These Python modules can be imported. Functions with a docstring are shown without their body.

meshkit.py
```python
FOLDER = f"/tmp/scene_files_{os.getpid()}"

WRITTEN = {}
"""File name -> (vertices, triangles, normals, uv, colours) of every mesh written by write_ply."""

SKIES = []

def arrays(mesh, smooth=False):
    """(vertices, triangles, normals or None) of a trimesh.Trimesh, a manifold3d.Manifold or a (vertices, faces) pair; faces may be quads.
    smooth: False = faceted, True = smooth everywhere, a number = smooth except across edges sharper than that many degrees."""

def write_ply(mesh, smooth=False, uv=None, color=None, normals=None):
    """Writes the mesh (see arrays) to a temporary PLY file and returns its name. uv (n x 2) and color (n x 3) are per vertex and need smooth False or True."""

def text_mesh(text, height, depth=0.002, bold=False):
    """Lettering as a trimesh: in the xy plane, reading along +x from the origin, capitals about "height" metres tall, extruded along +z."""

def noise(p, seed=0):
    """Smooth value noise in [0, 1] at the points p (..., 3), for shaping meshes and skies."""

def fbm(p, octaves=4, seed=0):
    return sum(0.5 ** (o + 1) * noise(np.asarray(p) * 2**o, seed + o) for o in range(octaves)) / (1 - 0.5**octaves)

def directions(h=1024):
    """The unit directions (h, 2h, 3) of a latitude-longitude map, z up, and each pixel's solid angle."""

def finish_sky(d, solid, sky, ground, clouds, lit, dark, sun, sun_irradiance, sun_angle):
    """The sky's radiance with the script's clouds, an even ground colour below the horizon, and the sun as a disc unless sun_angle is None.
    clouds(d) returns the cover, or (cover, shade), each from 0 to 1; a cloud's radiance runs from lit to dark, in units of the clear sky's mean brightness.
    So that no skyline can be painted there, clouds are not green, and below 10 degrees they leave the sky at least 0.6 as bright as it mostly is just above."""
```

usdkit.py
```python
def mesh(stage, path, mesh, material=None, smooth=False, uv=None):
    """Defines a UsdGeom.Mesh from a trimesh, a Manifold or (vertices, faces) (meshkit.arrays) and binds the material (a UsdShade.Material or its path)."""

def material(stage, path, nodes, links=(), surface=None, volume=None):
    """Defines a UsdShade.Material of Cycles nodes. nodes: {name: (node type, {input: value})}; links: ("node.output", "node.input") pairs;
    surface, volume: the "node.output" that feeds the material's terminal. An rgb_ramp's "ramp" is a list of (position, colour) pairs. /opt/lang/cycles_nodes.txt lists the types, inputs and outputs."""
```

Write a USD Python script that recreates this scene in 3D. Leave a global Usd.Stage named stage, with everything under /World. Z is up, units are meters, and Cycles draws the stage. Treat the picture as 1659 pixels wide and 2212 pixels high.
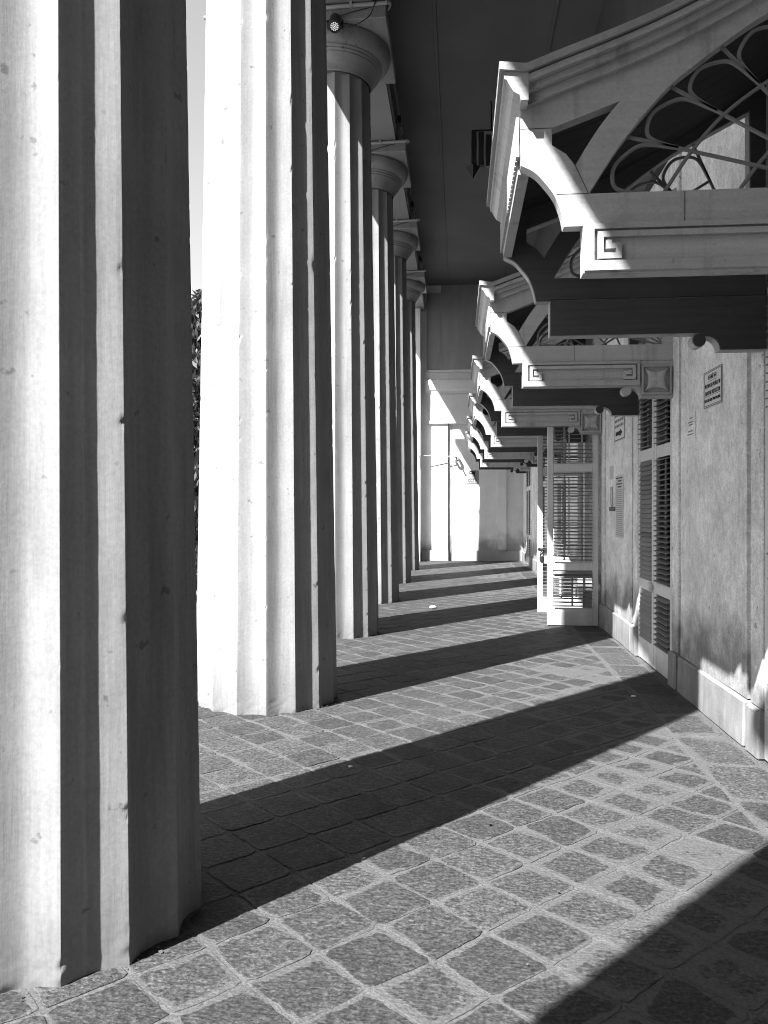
import math, random
import numpy as np, trimesh, usdkit, meshkit
from shapely.geometry import Polygon, LineString, Point, box as sbox
from shapely import affinity
from shapely.ops import unary_union
from pxr import Usd, UsdGeom, UsdLux, UsdShade, Sdf, Gf

stage = Usd.Stage.CreateInMemory()
UsdGeom.SetStageUpAxis(stage, UsdGeom.Tokens.z)
UsdGeom.SetStageMetersPerUnit(stage, 1.0)
UsdGeom.Xform.Define(stage, '/World')
UsdGeom.Scope.Define(stage, '/World/Looks')
rng = np.random.default_rng(7)
random.seed(7)

# ------------------------------------------------------------------ camera, sky, sun
F = 1748. / 1659.                       # focal length in picture widths
YAW, PITCH = 5.262, -0.27
cam = UsdGeom.Camera.Define(stage, '/World/camera')
cam.AddTranslateOp().Set(Gf.Vec3d(0, 0, 1.5))
cam.AddRotateXYZOp().Set(Gf.Vec3f(90 + PITCH, 0, YAW))
cam.CreateHorizontalApertureAttr(24.0)
cam.CreateVerticalApertureAttr(32.0)
cam.CreateFocalLengthAttr(24.0 * F)
cam.CreateClippingRangeAttr(Gf.Vec2f(0.05, 2000))
cam.CreateExposureAttr(2.2)

SUN = np.array([-1.0, -1.225, 1.72])    # towards the sun
ELEV = math.atan2(SUN[2], math.hypot(SUN[0], SUN[1]))
ROT = math.atan2(SUN[0], SUN[1])
M_sky = usdkit.material(stage, '/World/Looks/sky_air', {
    'sky': ('sky_texture', {'sky_type': 'single_scattering', 'sun_disc': False, 'sun_elevation': ELEV, 'sun_rotation': ROT,
                            'altitude': 100.0, 'air_density': 2.0, 'aerosol_density': 1.5, 'ozone_density': 1.0}),
    'bw': ('rgb_to_bw', {}), 'bg': ('background_shader', {'strength': 0.05})},
    [('sky.color', 'bw.color'), ('bw.val', 'bg.color')], surface='bg.background')
dome = UsdLux.DomeLight.Define(stage, '/World/sky')
UsdShade.MaterialBindingAPI.Apply(dome.GetPrim()).Bind(M_sky)
dome.GetPrim().SetCustomDataByKey('kind', 'structure')
dome.GetPrim().SetCustomDataByKey('label', 'pale clear daytime sky beyond the columns')
dome.GetPrim().SetCustomDataByKey('category', 'sky')
sun = UsdLux.DistantLight.Define(stage, '/World/sun')
sun.CreateIntensityAttr(1.25); sun.CreateAngleAttr(0.55); sun.CreateNormalizeAttr(True)
sun.CreateColorAttr(Gf.Vec3f(1, 1, 1))
d = -SUN / np.linalg.norm(SUN)
sun.AddTransformOp().Set(Gf.Matrix4d().SetRotate(Gf.Rotation(Gf.Vec3d(0, 0, -1), Gf.Vec3d(*map(float, d)))))

# ------------------------------------------------------------------ helpers
_names = {}
def numbered(parent, name):
    k = _names.get((parent, name), 0); _names[(parent, name)] = k + 1
    return f'{parent}/{name}' if k == 0 else f'{parent}/{name}_{k:03d}'
def pth(p): return '/World' if p is None else (p if isinstance(p, str) else str(p.GetPath()))
def cat_(*ms):
    out = []
    for m in ms:
        out += list(m) if isinstance(m, (list, tuple)) and not (len(m) == 2 and isinstance(m[0], np.ndarray)) else [m]
    return trimesh.util.concatenate(out)
def obj(name, mesh, mat, parent=None, smooth=False):
    m = usdkit.mesh(stage, numbered(pth(parent), name), mesh, mat, smooth=smooth)
    return m.GetPrim()
def tag(o, label=None, cat=None, group=None, kind=None):
    for k, v in (('label', label), ('category', cat), ('group', group), ('kind', kind)):
        if v: o.SetCustomDataByKey(k, v)
    return o
def thing(name, label, cat, loc=(0, 0, 0), rotz=0, group=None, kind=None):
    x = UsdGeom.Xform.Define(stage, numbered('/World', name))
    x.AddTranslateOp().Set(Gf.Vec3d(*map(float, loc))); x.AddRotateZOp().Set(float(rotz))
    return tag(x.GetPrim(), label, cat, group, kind)
def dup(root, name, label, loc, rotz=0, group=None):
    r = thing(name, label, root.GetCustomDataByKey('category'), loc, rotz, group or root.GetCustomDataByKey('group'))
    r.GetReferences().AddInternalReference(root.GetPath()); r.SetInstanceable(True)
    return r
def bx(x0, x1, y0, y1, z0, z1):
    b = trimesh.creation.box((x1 - x0, y1 - y0, z1 - z0)); b.apply_translation(((x0 + x1) / 2, (y0 + y1) / 2, (z0 + z1) / 2)); return b
def cbx(x0, x1, y0, y1, z0, z1, c=0.006):
    """box with chamfered edges"""
    v = []
    for sx in (0, 1):
        for sy in (0, 1):
            for sz in (0, 1):
                X, Y, Z = (x0, x1)[sx], (y0, y1)[sy], (z0, z1)[sz]
                dx, dy, dz = (c, -c)[sx], (c, -c)[sy], (c, -c)[sz]
                v += [(X + dx, Y + dy, Z), (X + dx, Y, Z + dz), (X, Y + dy, Z + dz)]
    return trimesh.convex.convex_hull(np.array(v))
def wob(m, amp, scale=3.0, seed=0):
    """slightly uneven hand-made surface"""
    m = m.copy(); v = np.array(m.vertices)
    n = np.stack([meshkit.noise(v * scale + 17.3 * k, seed + k) - .5 for k in range(3)], -1)
    m.vertices = v + n * amp * 2; return m
def sub(m, e): 
    v, f = trimesh.remesh.subdivide_to_size(m.vertices, m.faces, e); return trimesh.Trimesh(v, f, process=True)
def ext_xz(poly, y0, y1):
    """shapely polygon in (x, z) extruded from y0 to y1"""
    ps = list(poly.geoms) if hasattr(poly, 'geoms') else [poly]
    out = []
    for p in ps:
        m = trimesh.creation.extrude_polygon(p, y1 - y0, engine='earcut')
        v = np.array(m.vertices); m.vertices = np.stack([v[:, 0], y1 - v[:, 2], v[:, 1]], -1); out.append(m)
    m = trimesh.util.concatenate(out); return m
def tube(pts, r, n=8, closed=False, caps=True):
    P = np.asarray(pts, float); T = np.gradient(P, axis=0) if not closed else np.roll(P, -1, 0) - np.roll(P, 1, 0)
    T /= np.linalg.norm(T, axis=1, keepdims=True) + 1e-12
    up = np.array([0, 0, 1.0]) if abs(T[0][2]) < .9 else np.array([1.0, 0, 0])
    V = []
    a = np.arange(n) * 2 * np.pi / n + np.pi / n
    U = np.cross(T[0], up); U /= np.linalg.norm(U)
    rr = np.broadcast_to(r, (len(P),))
    for p, t, q in zip(P, T, rr):
        U = U - t * (U @ t); U /= np.linalg.norm(U) + 1e-12; W = np.cross(t, U)
        V.append(p + q * (np.cos(a)[:, None] * U + np.sin(a)[:, None] * W))
    V = np.concatenate(V); Fc = []
    k = len(P)
    for i in range(k if closed else k - 1):
        for j in range(n):
            a0, b0 = i * n + j, i * n + (j + 1) % n; a1, b1 = ((i + 1) % k) * n + j, ((i + 1) % k) * n + (j + 1) % n
            Fc += [(a0, b0, b1), (a0, b1, a1)]
    if caps and not closed:
        for j in range(1, n - 1):
            Fc += [(0, j + 1, j), ((k - 1) * n, (k - 1) * n + j, (k - 1) * n + j + 1)]
    m = trimesh.Trimesh(V, np.array(Fc), process=False); m.fix_normals(); return m
def smooth_path(pts, n=6):
    P = np.asarray(pts, float); Q = np.vstack([2 * P[0] - P[1], P, 2 * P[-1] - P[-2]]); out = []
    for i in range(len(P) - 1):
        p0, p1, p2, p3 = Q[i:i + 4]
        for t in np.linspace(0, 1, n, endpoint=False):
            out.append(.5 * (2 * p1 + (p2 - p0) * t + (2 * p0 - 5 * p1 + 4 * p2 - p3) * t ** 2 + (3 * p1 - p0 - 3 * p2 + p3) * t ** 3))
    return np.array(out + [P[-1]])
def lathe(prof, n=48):
    prof = np.asarray(prof, float); a = np.arange(n) * 2 * np.pi / n; k = len(prof)
    V = np.concatenate([np.stack([r * np.cos(a), r * np.sin(a), np.full(n, z)], -1) for r, z in prof]); Fc = []
    for i in range(k - 1):
        for j in range(n):
            A, B, C_, D = i * n + j, i * n + (j + 1) % n, (i + 1) * n + (j + 1) % n, (i + 1) * n + j
            Fc += [(A, B, C_), (A, C_, D)]
    return trimesh.Trimesh(V, np.array(Fc), process=False)

# ------------------------------------------------------------------ materials (all greys: the place is pictured in black and white)
def mat(name, base, blotch=.15, bscale=1.5, streak=0., sscale=(30, 30, 1.2), grain=.12, gscale=60., bump=.25, bdist=.004, rough=.8,
        damp=None, spots=0., island=0., obj_rand=0., spec=.3, smear=0., drip=0.):
    n, l = {}, []
    n['geo'] = ('geometry', {}); pos = 'geo.position'
    cur = None
    def add(src, amt, first=False):
        nonlocal cur
        k = f's{len(n)}'
        n[k] = ('math', {'math_type': 'multiply_add', 'value2': 2 * amt, 'value3': 1 - amt}); l.append((src, f'{k}.value1'))
        if cur is None: cur = f'{k}.value'
        else:
            m = f'm{len(n)}'; n[m] = ('math', {'math_type': 'multiply'}); l.append((cur, f'{m}.value1')); l.append((f'{k}.value', f'{m}.value2')); cur = f'{m}.value'
    n['n1'] = ('noise_texture', {'scale': bscale, 'detail': 6.0, 'roughness': .62}); l.append((pos, 'n1.vector')); add('n1.fac', blotch)
    n['n2'] = ('noise_texture', {'scale': gscale, 'detail': 4.0, 'roughness': .7}); l.append((pos, 'n2.vector')); add('n2.fac', grain)
    h = 'n2.fac'
    if streak:
        n['mp'] = ('mapping', {'scale': sscale}); l.append((pos, 'mp.vector'))
        n['n3'] = ('noise_texture', {'scale': 1.0, 'detail': 5.0, 'roughness': .65}); l.append(('mp.vector', 'n3.vector')); add('n3.fac', streak)
        n['hh'] = ('math', {'math_type': 'multiply_add', 'value2': .5}); l += [('n2.fac', 'hh.value1'), ('n3.fac', 'hh.value3')]; h = 'hh.value'
    if island:
        add('geo.random_per_island', island)
    if obj_rand:
        n['oi'] = ('object_info', {}); add('oi.random', obj_rand)
    if damp:                                                        # damp stain rising from the ground, uneven upper edge
        z0, z1, amt = damp
        n['sp'] = ('separate_xyz', {}); l.append((pos, 'sp.vector'))
        n['nd'] = ('noise_texture', {'scale': 2.2, 'detail': 5.0, 'roughness': .6}); l.append((pos, 'nd.vector'))
        n['zz'] = ('math', {'math_type': 'multiply_add', 'value2': -1.1, 'value3': .55}); l.append(('nd.fac', 'zz.value1'))
        n['za'] = ('math', {'math_type': 'add'}); l += [('sp.z', 'za.value1'), ('zz.value', 'za.value2')]
        n['mr'] = ('map_range', {'range_type': 'smoothstep', 'from_min': z0, 'from_max': z1, 'to_min': 1.0 - amt, 'to_max': 1.0, 'clamp': True}); l.append(('za.value', 'mr.value'))
        n['md'] = ('math', {'math_type': 'multiply'}); l += [(cur, 'md.value1'), ('mr.result', 'md.value2')]; cur = 'md.value'
    if drip:                                                        # rain-water streaks running down
        n['dm'] = ('mapping', {'scale': (8.0, 8.0, .55)}); l.append((pos, 'dm.vector'))
        n['dn'] = ('noise_texture', {'scale': 1.0, 'detail': 6.0, 'roughness': .6}); l.append(('dm.vector', 'dn.vector'))
        n['dr'] = ('map_range', {'from_min': .54, 'from_max': .70, 'to_min': 1.0, 'to_max': 1.0 - drip, 'clamp': True}); l.append(('dn.fac', 'dr.value'))
        n['dd'] = ('math', {'math_type': 'multiply'}); l += [(cur, 'dd.value1'), ('dr.result', 'dd.value2')]; cur = 'dd.value'
    if spots:
        n['ns'] = ('noise_texture', {'scale': 16.0, 'detail': 3.0, 'roughness': .5}); l.append((pos, 'ns.vector'))
        n['ms'] = ('map_range', {'from_min': .68, 'from_max': .73, 'to_min': 1.0, 'to_max': 1.0 - spots, 'clamp': True}); l.append(('ns.fac', 'ms.value'))
        n['mm'] = ('math', {'math_type': 'multiply'}); l += [(cur, 'mm.value1'), ('ms.result', 'mm.value2')]; cur = 'mm.value'
    n['fin'] = ('math', {'math_type': 'multiply', 'value2': base}); l.append((cur, 'fin.value1')); fin = 'fin.value'
    if smear:                                                       # mortar smeared over the stone in worn patches
        n['na'] = ('noise_texture', {'scale': 11.0, 'detail': 6.0, 'roughness': .66}); l.append((pos, 'na.vector'))
        n['at'] = ('attribute', {'attribute': 'wear'})
        n['wa'] = ('math', {'math_type': 'multiply_add', 'value2': .8}); l += [('na.fac', 'wa.value1'), ('at.fac', 'wa.value3')]
        n['ma'] = ('map_range', {'from_min': 1.15, 'from_max': 1.23, 'to_min': 0.0, 'to_max': .92, 'clamp': True}); l.append(('wa.value', 'ma.value'))
        n['mx'] = ('mix_float', {'b': smear}); l += [('ma.result', 'mx.fac'), (f'fin.value', 'mx.a')]; fin = 'mx.result'
        n['gs'] = ('math', {'math_type': 'multiply_add', 'value2': 1.6, 'value3': .2}); l.append(('n2.fac', 'gs.value1'))
        n['fs'] = ('math', {'math_type': 'multiply'}); l += [('mx.result', 'fs.value1'), ('gs.value', 'fs.value2')]; fin = 'fs.value'
    n['cc'] = ('combine_color', {'color_type': 'rgb'}); l += [(fin, 'cc.r'), (fin, 'cc.g'), (fin, 'cc.b')]
    n['bp'] = ('bump', {'strength': bump, 'distance': bdist}); l.append((h, 'bp.height'))
    n['p'] = ('principled_bsdf', {'roughness': rough, 'specular_ior_level': spec}); l += [('cc.color', 'p.base_color'), ('bp.normal', 'p.normal')]
    return usdkit.material(stage, f'/World/Looks/{name}', n, l, surface='p.BSDF')

LIME = mat('limewash', .215, blotch=.3, bscale=2.2, streak=.2, sscale=(46, 46, 2.4), grain=.3, gscale=60, bump=.24, bdist=.004, damp=(-.05, .45, .30), spots=.42, drip=.25)
PLASTER = mat('wall_plaster', .64, blotch=.55, bscale=3.6, streak=.5, sscale=(26, 26, 17), grain=.7, gscale=75, bump=.5, bdist=.005, damp=(.35, .9, .70), spots=.5, drip=.12)
PLINTH = mat('plinth_plaster', .18, blotch=.45, bscale=4.5, streak=.4, sscale=(14, 14, 1.6), grain=.2, bump=.5, bdist=.006, damp=(-.2, .3, .25))
ENDPL = mat('end_wall_plaster', .76, blotch=.16, bscale=2.4, streak=.08, sscale=(6, 6, .9), grain=.2, gscale=50, bump=.3, damp=(.25, .85, .62))
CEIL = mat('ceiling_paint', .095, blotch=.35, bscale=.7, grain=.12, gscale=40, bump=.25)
UPPERP = mat('upper_wall_dark', .07, blotch=.3, bscale=1.4, streak=.4, sscale=(8, 8, .8), grain=.2, bump=.3)  # much darker base tone than the wall below
BEAMP = mat('beam_paint', .20, blotch=.16, bscale=1.0, grain=.12, bump=.3)
WOODP = mat('painted_timber', .36, blotch=.14, bscale=2.5, streak=.2, sscale=(1.6, 34, 34), grain=.25, gscale=80, obj_rand=.10, bump=.5, bdist=.003, rough=.7, spots=.25, drip=.38)
DOORP = mat('painted_door', .52, blotch=.18, bscale=3.0, streak=.18, sscale=(30, 30, 1.8), grain=.16, gscale=90, bump=.4, bdist=.003, rough=.65, damp=(.0, .4, .35))
SLATP = mat('painted_slat', .14, blotch=.2, bscale=4.0, grain=.2, bump=.3, rough=.65, obj_rand=.1)
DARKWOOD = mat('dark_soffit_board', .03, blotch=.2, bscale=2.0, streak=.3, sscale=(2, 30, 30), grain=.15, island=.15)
ROOFT = mat('roof_tile', .28, blotch=.3, bscale=5, grain=.3, bump=.6, bdist=.008)
INNER = mat('dark_inner_timber', .075, blotch=.3, bscale=3, streak=.4, sscale=(1.6, 40, 40), grain=.2, bump=.4, rough=.75)  # darker tone for the bracket faces turned towards the door bay
IRON = mat('painted_iron', .16, blotch=.2, bscale=6, grain=.2, bump=.2, rough=.55)
BLACK = mat('black_metal', .025, blotch=.2, grain=.1, bump=.1, rough=.45)
STEEL = mat('grey_conduit', .34, blotch=.15, grain=.1, bump=.1, rough=.45)
STONE = mat('paving_stone', .050, blotch=.6, bscale=7.0, streak=1.7, sscale=(28, 62, 45), grain=1.7, gscale=75, bump=.9, bdist=.011, smear=.072, rough=.72, island=.26, obj_rand=.26, spec=.35)
MORTAR = mat('mortar', .074, blotch=.5, bscale=5.0, streak=.5, sscale=(60, 60, 60), grain=1.3, gscale=90, bump=.8, bdist=.008, rough=.9)
GROUND = mat('outer_ground', .13, blotch=.25, bscale=.6, grain=.2, bump=.3)
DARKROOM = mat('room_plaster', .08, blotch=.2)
PAPER = mat('paper', .56, blotch=.06, grain=.05, bump=.05)
WORNPAPER = mat('worn_paper', .46, blotch=.12, grain=.2, gscale=120, bump=.1)
INK = mat('ink', .02, blotch=.1, grain=.1, bump=0.)
FADED = mat('faded_ink', .16, blotch=.4, bscale=30, grain=.3, bump=0.)
SIGNP = mat('sign_sheet', .27, blotch=.06, grain=.05, bump=.05)
GRIT = mat('grit_dust', .06, blotch=.4, bscale=30)
ENDUP = mat('end_wall_upper_dark', .34, blotch=.25, bscale=1.5, streak=.2, sscale=(6, 6, .8), grain=.2, bump=.3)  # darker base tone for the end wall above its cornice
BARK = mat('bark', .10, blotch=.3, bscale=5, grain=.3, bump=.8)
LEAF = usdkit.material(stage, '/World/Looks/leaf', {
    'geo': ('geometry', {}), 'r': ('rgb_ramp', {'ramp': [(0, (.02, .02, .02)), (1, (.075, .075, .075))]}),
    'p': ('principled_bsdf', {'roughness': .5}), 't': ('translucent_bsdf', {'color': (.08, .08, .08)}), 'm': ('mix_closure', {'fac': .25})},
    [('geo.random_per_island', 'r.fac'), ('r.color', 'p.base_color'), ('p.BSDF', 'm.closure1'), ('t.BSDF', 'm.closure2')], surface='m.closure')
LENS = usdkit.material(stage, '/World/Looks/lit_lens', {'e': ('emission', {'color': (1, 1, 1), 'strength': .2})}, [], surface='e.emission')

# ------------------------------------------------------------------ layout numbers (metres)
PITCH_Y = 3.378
COLX, COLY0 = -1.504, 2.891            # column k stands at COLY0 + k * PITCH_Y
DC0 = 4.325                            # centre of the first door bay
XW = 1.80                              # face of the library wall
YE = 23.05                             # face of the end wall
ZC = 7.83                              # ceiling
YB = -3.2                              # walk is cut off here by the added dark wall behind the camera

# ------------------------------------------------------------------ ground
g = bx(-400, 400, -400, 400, -1.2, -.62); tag(obj('ground', g, GROUND), 'pale open ground outside the colonnade', 'ground', kind='structure')

# floor of the walk: mortar bed + single stones
floor = thing('floor', 'grey stone paving laid diagonally between columns and library wall', 'floor', kind='structure')
def bed_mesh():
    xs = np.arange(-2.45, XW + .3, .05); ys = np.arange(YB, YE + .4, .05)
    X, Y = np.meshgrid(xs, ys, indexing='ij'); P = np.stack([X, Y, 0 * X], -1)
    Z = (meshkit.fbm(P * 5.0, 3, 3) - .5) * .004
    V = np.stack([X, Y, Z], -1).reshape(-1, 3); a, b = X.shape
    idx = np.arange(a * b).reshape(a, b)
    q = np.stack([idx[:-1, :-1], idx[1:, :-1], idx[1:, 1:], idx[:-1, 1:]], -1).reshape(-1, 4)
    return (V, q)
obj('mortar_bed', bed_mesh(), MORTAR, floor, smooth=True)
obj('platform_edge', bx(-2.52, -2.452, YB, YE + .4, -.6, .012), PLINTH, floor)
obj('platform_step', bx(-2.95, -2.525, YB, YE + .4, -.6, -.30), PLINTH, floor)

UP, VP_ = .2683, .2745
U0, V0 = 1.836, 1.680
def jw(i, j, ax):                                    # wobble of a grid corner
    p = np.array([i * 1.73 + 5.1, j * 2.31 + 9.7, 3.3 + ax]); return (meshkit.noise(p, 11 + ax) - .5) * .03
tiles = []
XB = 1.405
def stone_from(poly, worn, rs, far=False):
    """flat stone filling its cell; per vertex 'wear' says how far the mortar is smeared in from the edge"""
    c = np.array(poly.centroid.coords[0]); R = math.sqrt(poly.area)
    p = poly.buffer(-(.0025 + .0045 * rs.random()))
    if p.is_empty or p.area < .003: return None
    rad = R * (.03 + .05 * rs.random())
    p = p.buffer(-rad).buffer(rad, quad_segs=3)
    if p.is_empty: return None
    if hasattr(p, 'geoms'): p = max(p.geoms, key=lambda g: g.area)
    if p.area < .003: return None
    n = 16 if far else 28
    L = p.exterior.length
    q = np.array([p.exterior.interpolate(L * k / n).coords[0] for k in range(n)])
    if not p.exterior.is_ccw: q = q[::-1]
    q = c + (q - c) * (1 - .06 * rs.random(n) ** 2)[:, None]
    if not Polygon(q).is_valid: return None
    h = .0022 + .0026 * rs.random(); tl = (rs.random(2) - .5) * .012
    th = np.arange(n) * 2 * np.pi / n; ph = rs.random(3) * 6.28
    lob = 1 + .25 * np.sin(th + ph[0]) + .30 * np.sin(2 * th + ph[1]) + .18 * np.sin(3 * th + ph[2])
    rings = (1.0, 1.0, .975, .78, .55, .3)
    V, W = [], []
    for i, t in enumerate(rings):
        P = c + (q - c) * t; z = h + (P - c) @ tl
        if i == 0: z = np.full(n, -.004)
        if i == 1: z = z - .0014
        if i > 2: z = z + (rs.random(n) - .5) * .0012
        V.append(np.c_[P, z]); W.append(.70 * t ** 4 * lob + .9 * worn)
    V.append([[c[0], c[1], h]]); W.append([.9 * worn])
    V = np.concatenate(V); W = np.concatenate(W); Fc = []
    for i in range(len(rings) - 1):
        for j in range(n):
            k = (j + 1) % n; A, B = i * n, (i + 1) * n
            Fc += [(A + j, A + k, B + k), (A + j, B + k, B + j)]
    A = (len(rings) - 1) * n
    for j in range(n): Fc.append((A + j, A + (j + 1) % n, len(V) - 1))
    m = trimesh.Trimesh(V, np.array(Fc), process=False); m.metadata['w'] = W; return m
def stone_obj(name, m, w, parent):
    o = obj(name, m, STONE, parent)
    UsdGeom.PrimvarsAPI(UsdGeom.Mesh(o)).CreatePrimvar('wear', Sdf.ValueTypeNames.FloatArray, 'vertex').Set([float(x) for x in w]); return o
rs = np.random.default_rng(21)
region = sbox(-2.43, YB + .1, XB - .006, YE - .02)
colholes = unary_union([Point(COLX, COLY0 + k * PITCH_Y).buffer(.50) for k in range(-3, 6)])
S2 = math.sqrt(2)
for i in range(-60, 90):
    for j in range(-60, 90):
        us, vs = U0 + i * UP, V0 + j * VP_
        cx, cy = (us - vs) / S2, (us + vs) / S2
        if not (-2.7 < cx < 1.7 and YB < cy < YE + .2): continue
        cs = []
        for (a, b) in ((0, 0), (1, 0), (1, 1), (0, 1)):
            u = U0 + (i + a) * UP + jw(i + a, j + b, 0); v = V0 + (j + b) * VP_ + jw(i + a, j + b, 1); cs.append(((u - v) / S2, (u + v) / S2))
        pl = Polygon(cs).intersection(region).difference(colholes)
        if pl.is_empty or pl.area < .006: continue
        if hasattr(pl, 'geoms'): pl = max(pl.geoms, key=lambda g: g.area)
        worn = float(np.clip((cx + .05) / .8, 0, 1) * np.clip(meshkit.noise(np.array([cx * 2.5, cy * 1.9, 2.]), 5) * 1.6 - .1, 0, 1) * .56 + .22 * rs.random() + (.4 * rs.random() ** 5))
        s = stone_from(pl, min(worn, 1), rs, math.hypot(cx, cy) > 9 or cx < -1.9)
        if s is not None: tiles.append((cx, cy, s))
# border course along the wall
y = YB + .2
while y < YE - .3:
    L = .32 + .42 * rs.random()
    sk = (rs.random() - .5) * .1
    pl = Polygon([(XB + .01, y), (XW - .05, y + sk), (XW - .05, y + L + sk), (XB + .01, y + L)])
    s = stone_from(pl, .1 + .5 * rs.random() ** 2, rs)
    if s is not None: tiles.append(((XB + XW) / 2, y + L / 2, s))
    y += L + .015
def in_view(x, y):
    cy_, sy_ = math.cos(math.radians(YAW)), math.sin(math.radians(YAW))
    dpt = -x * sy_ + y * cy_; xr = x * cy_ + y * sy_
    return dpt > 1.6 and abs(xr / dpt) < .49 and 1.5 / dpt < .655 and x > -1.75
seen = sorted([t for t in tiles if in_view(t[0], t[1])], key=lambda t: t[1] ** 2 + t[0] ** 2)
ids = {id(t[2]) for t in seen[:300]}
for t in seen[:300]: stone_obj('paving_stone', t[2], t[2].metadata['w'], floor)
rest = [t[2] for t in tiles if id(t[2]) not in ids]
rv, rf_, rw, o_ = [], [], [], 0
for m in rest:
    rv.append(m.vertices); rf_.append(np.asarray(m.faces) + o_); rw.append(m.metadata['w']); o_ += len(m.vertices)
tag(stone_obj('paving_stones', (np.concatenate(rv), np.concatenate(rf_)), np.concatenate(rw), floor), kind='stuff')

# ------------------------------------------------------------------ fluted columns
NF, R0, R1, ZN = 16, .555, .452, 6.50
def shaft_mesh():
    per, rows = 16, 330
    zs = np.concatenate([np.linspace(0, 3.2, 230), np.linspace(3.2, ZN, rows - 230 + 1)[1:]])
    th, dep, TT = [], [], []
    for k in range(NF):
        for m_ in range(per):
            t = .5 - .5 * math.cos(math.pi * m_ / per); TT.append(t); th.append((k + t) * 2 * np.pi / NF)
            dep.append(1 - (abs(2 * t - 1) ** 2 + .004) ** .75)
    th, dep = np.array(th) + np.pi / NF - np.pi / 2, np.array(dep)
    T, Z = np.meshgrid(th, zs, indexing='xy'); D = np.broadcast_to(dep, T.shape)
    tz = Z / ZN; R = R0 + (R1 - R0) * (tz ** .95)
    chord = .040 * R / R0
    # flute depth below the arris circle (flat chord sag included)
    al = np.pi / NF; TT = np.array(TT); tt = TT * 2 * al - al
    flat = np.cos(al) / np.cos(tt)
    Rr = R * flat - chord * D * .73
    P = np.stack([Rr * np.cos(T), Rr * np.sin(T), Z], -1)
    ar = np.exp(-(np.minimum(TT, 1 - TT) / .045) ** 2)
    n1 = meshkit.fbm(P * np.array([3, 3, 2.2]), 3, 4)
    chip = np.clip(meshkit.fbm(P * np.array([22, 22, 14.0]), 3, 9) - .69, 0, 1) * .09
    low = np.clip(meshkit.fbm(P * np.array([26, 26, 22.0]), 3, 19) - .50, 0, 1) * np.clip(1 - Z / .16, 0, 1) * .022
    edge = (meshkit.fbm(P * np.array([14, 14, 9.0]), 3, 14) - .5) * .0018
    Rr = Rr + (n1 - .5) * .0016 - ar * (chip + .0015) + ar * edge - low
    P = np.stack([Rr * np.cos(T), Rr * np.sin(T), Z], -1)
    a, b = T.shape; idx = np.arange(a * b).reshape(a, b); nx = np.roll(idx, -1, 1)
    q = np.stack([idx[:-1], nx[:-1], nx[1:], idx[1:]], -1).reshape(-1, 4)
    f = np.vstack([q[:, [0, 1, 2]], q[:, [0, 2, 3]]])
    return trimesh.Trimesh(P.reshape(-1, 3), f, process=False)
CG = 'row of fluted columns along the open side of the walk'
CL = {0: 'nearest fluted column at the left edge, lit on one side and black on the other',
      1: 'second fluted column, broad and glaring white in full sun',
      2: 'third fluted column, with the round floodlight on its capital',
      3: 'fourth fluted column from the camera, standing between third and fifth',
      4: 'fifth fluted column from the camera, next but one to the end wall',
      5: 'farthest fluted column, standing nearest the sunlit end wall',
      -1: 'fluted column beside the camera that throws the shadow across the near right floor',
      }
col = thing('fluted_column', CL[0], 'column', (COLX - .006, COLY0, 0), -3.75, CG)
obj('shaft', shaft_mesh(), LIME, col, smooth=38)
prof = [(.452, 6.515), (.462, 6.53)]
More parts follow.
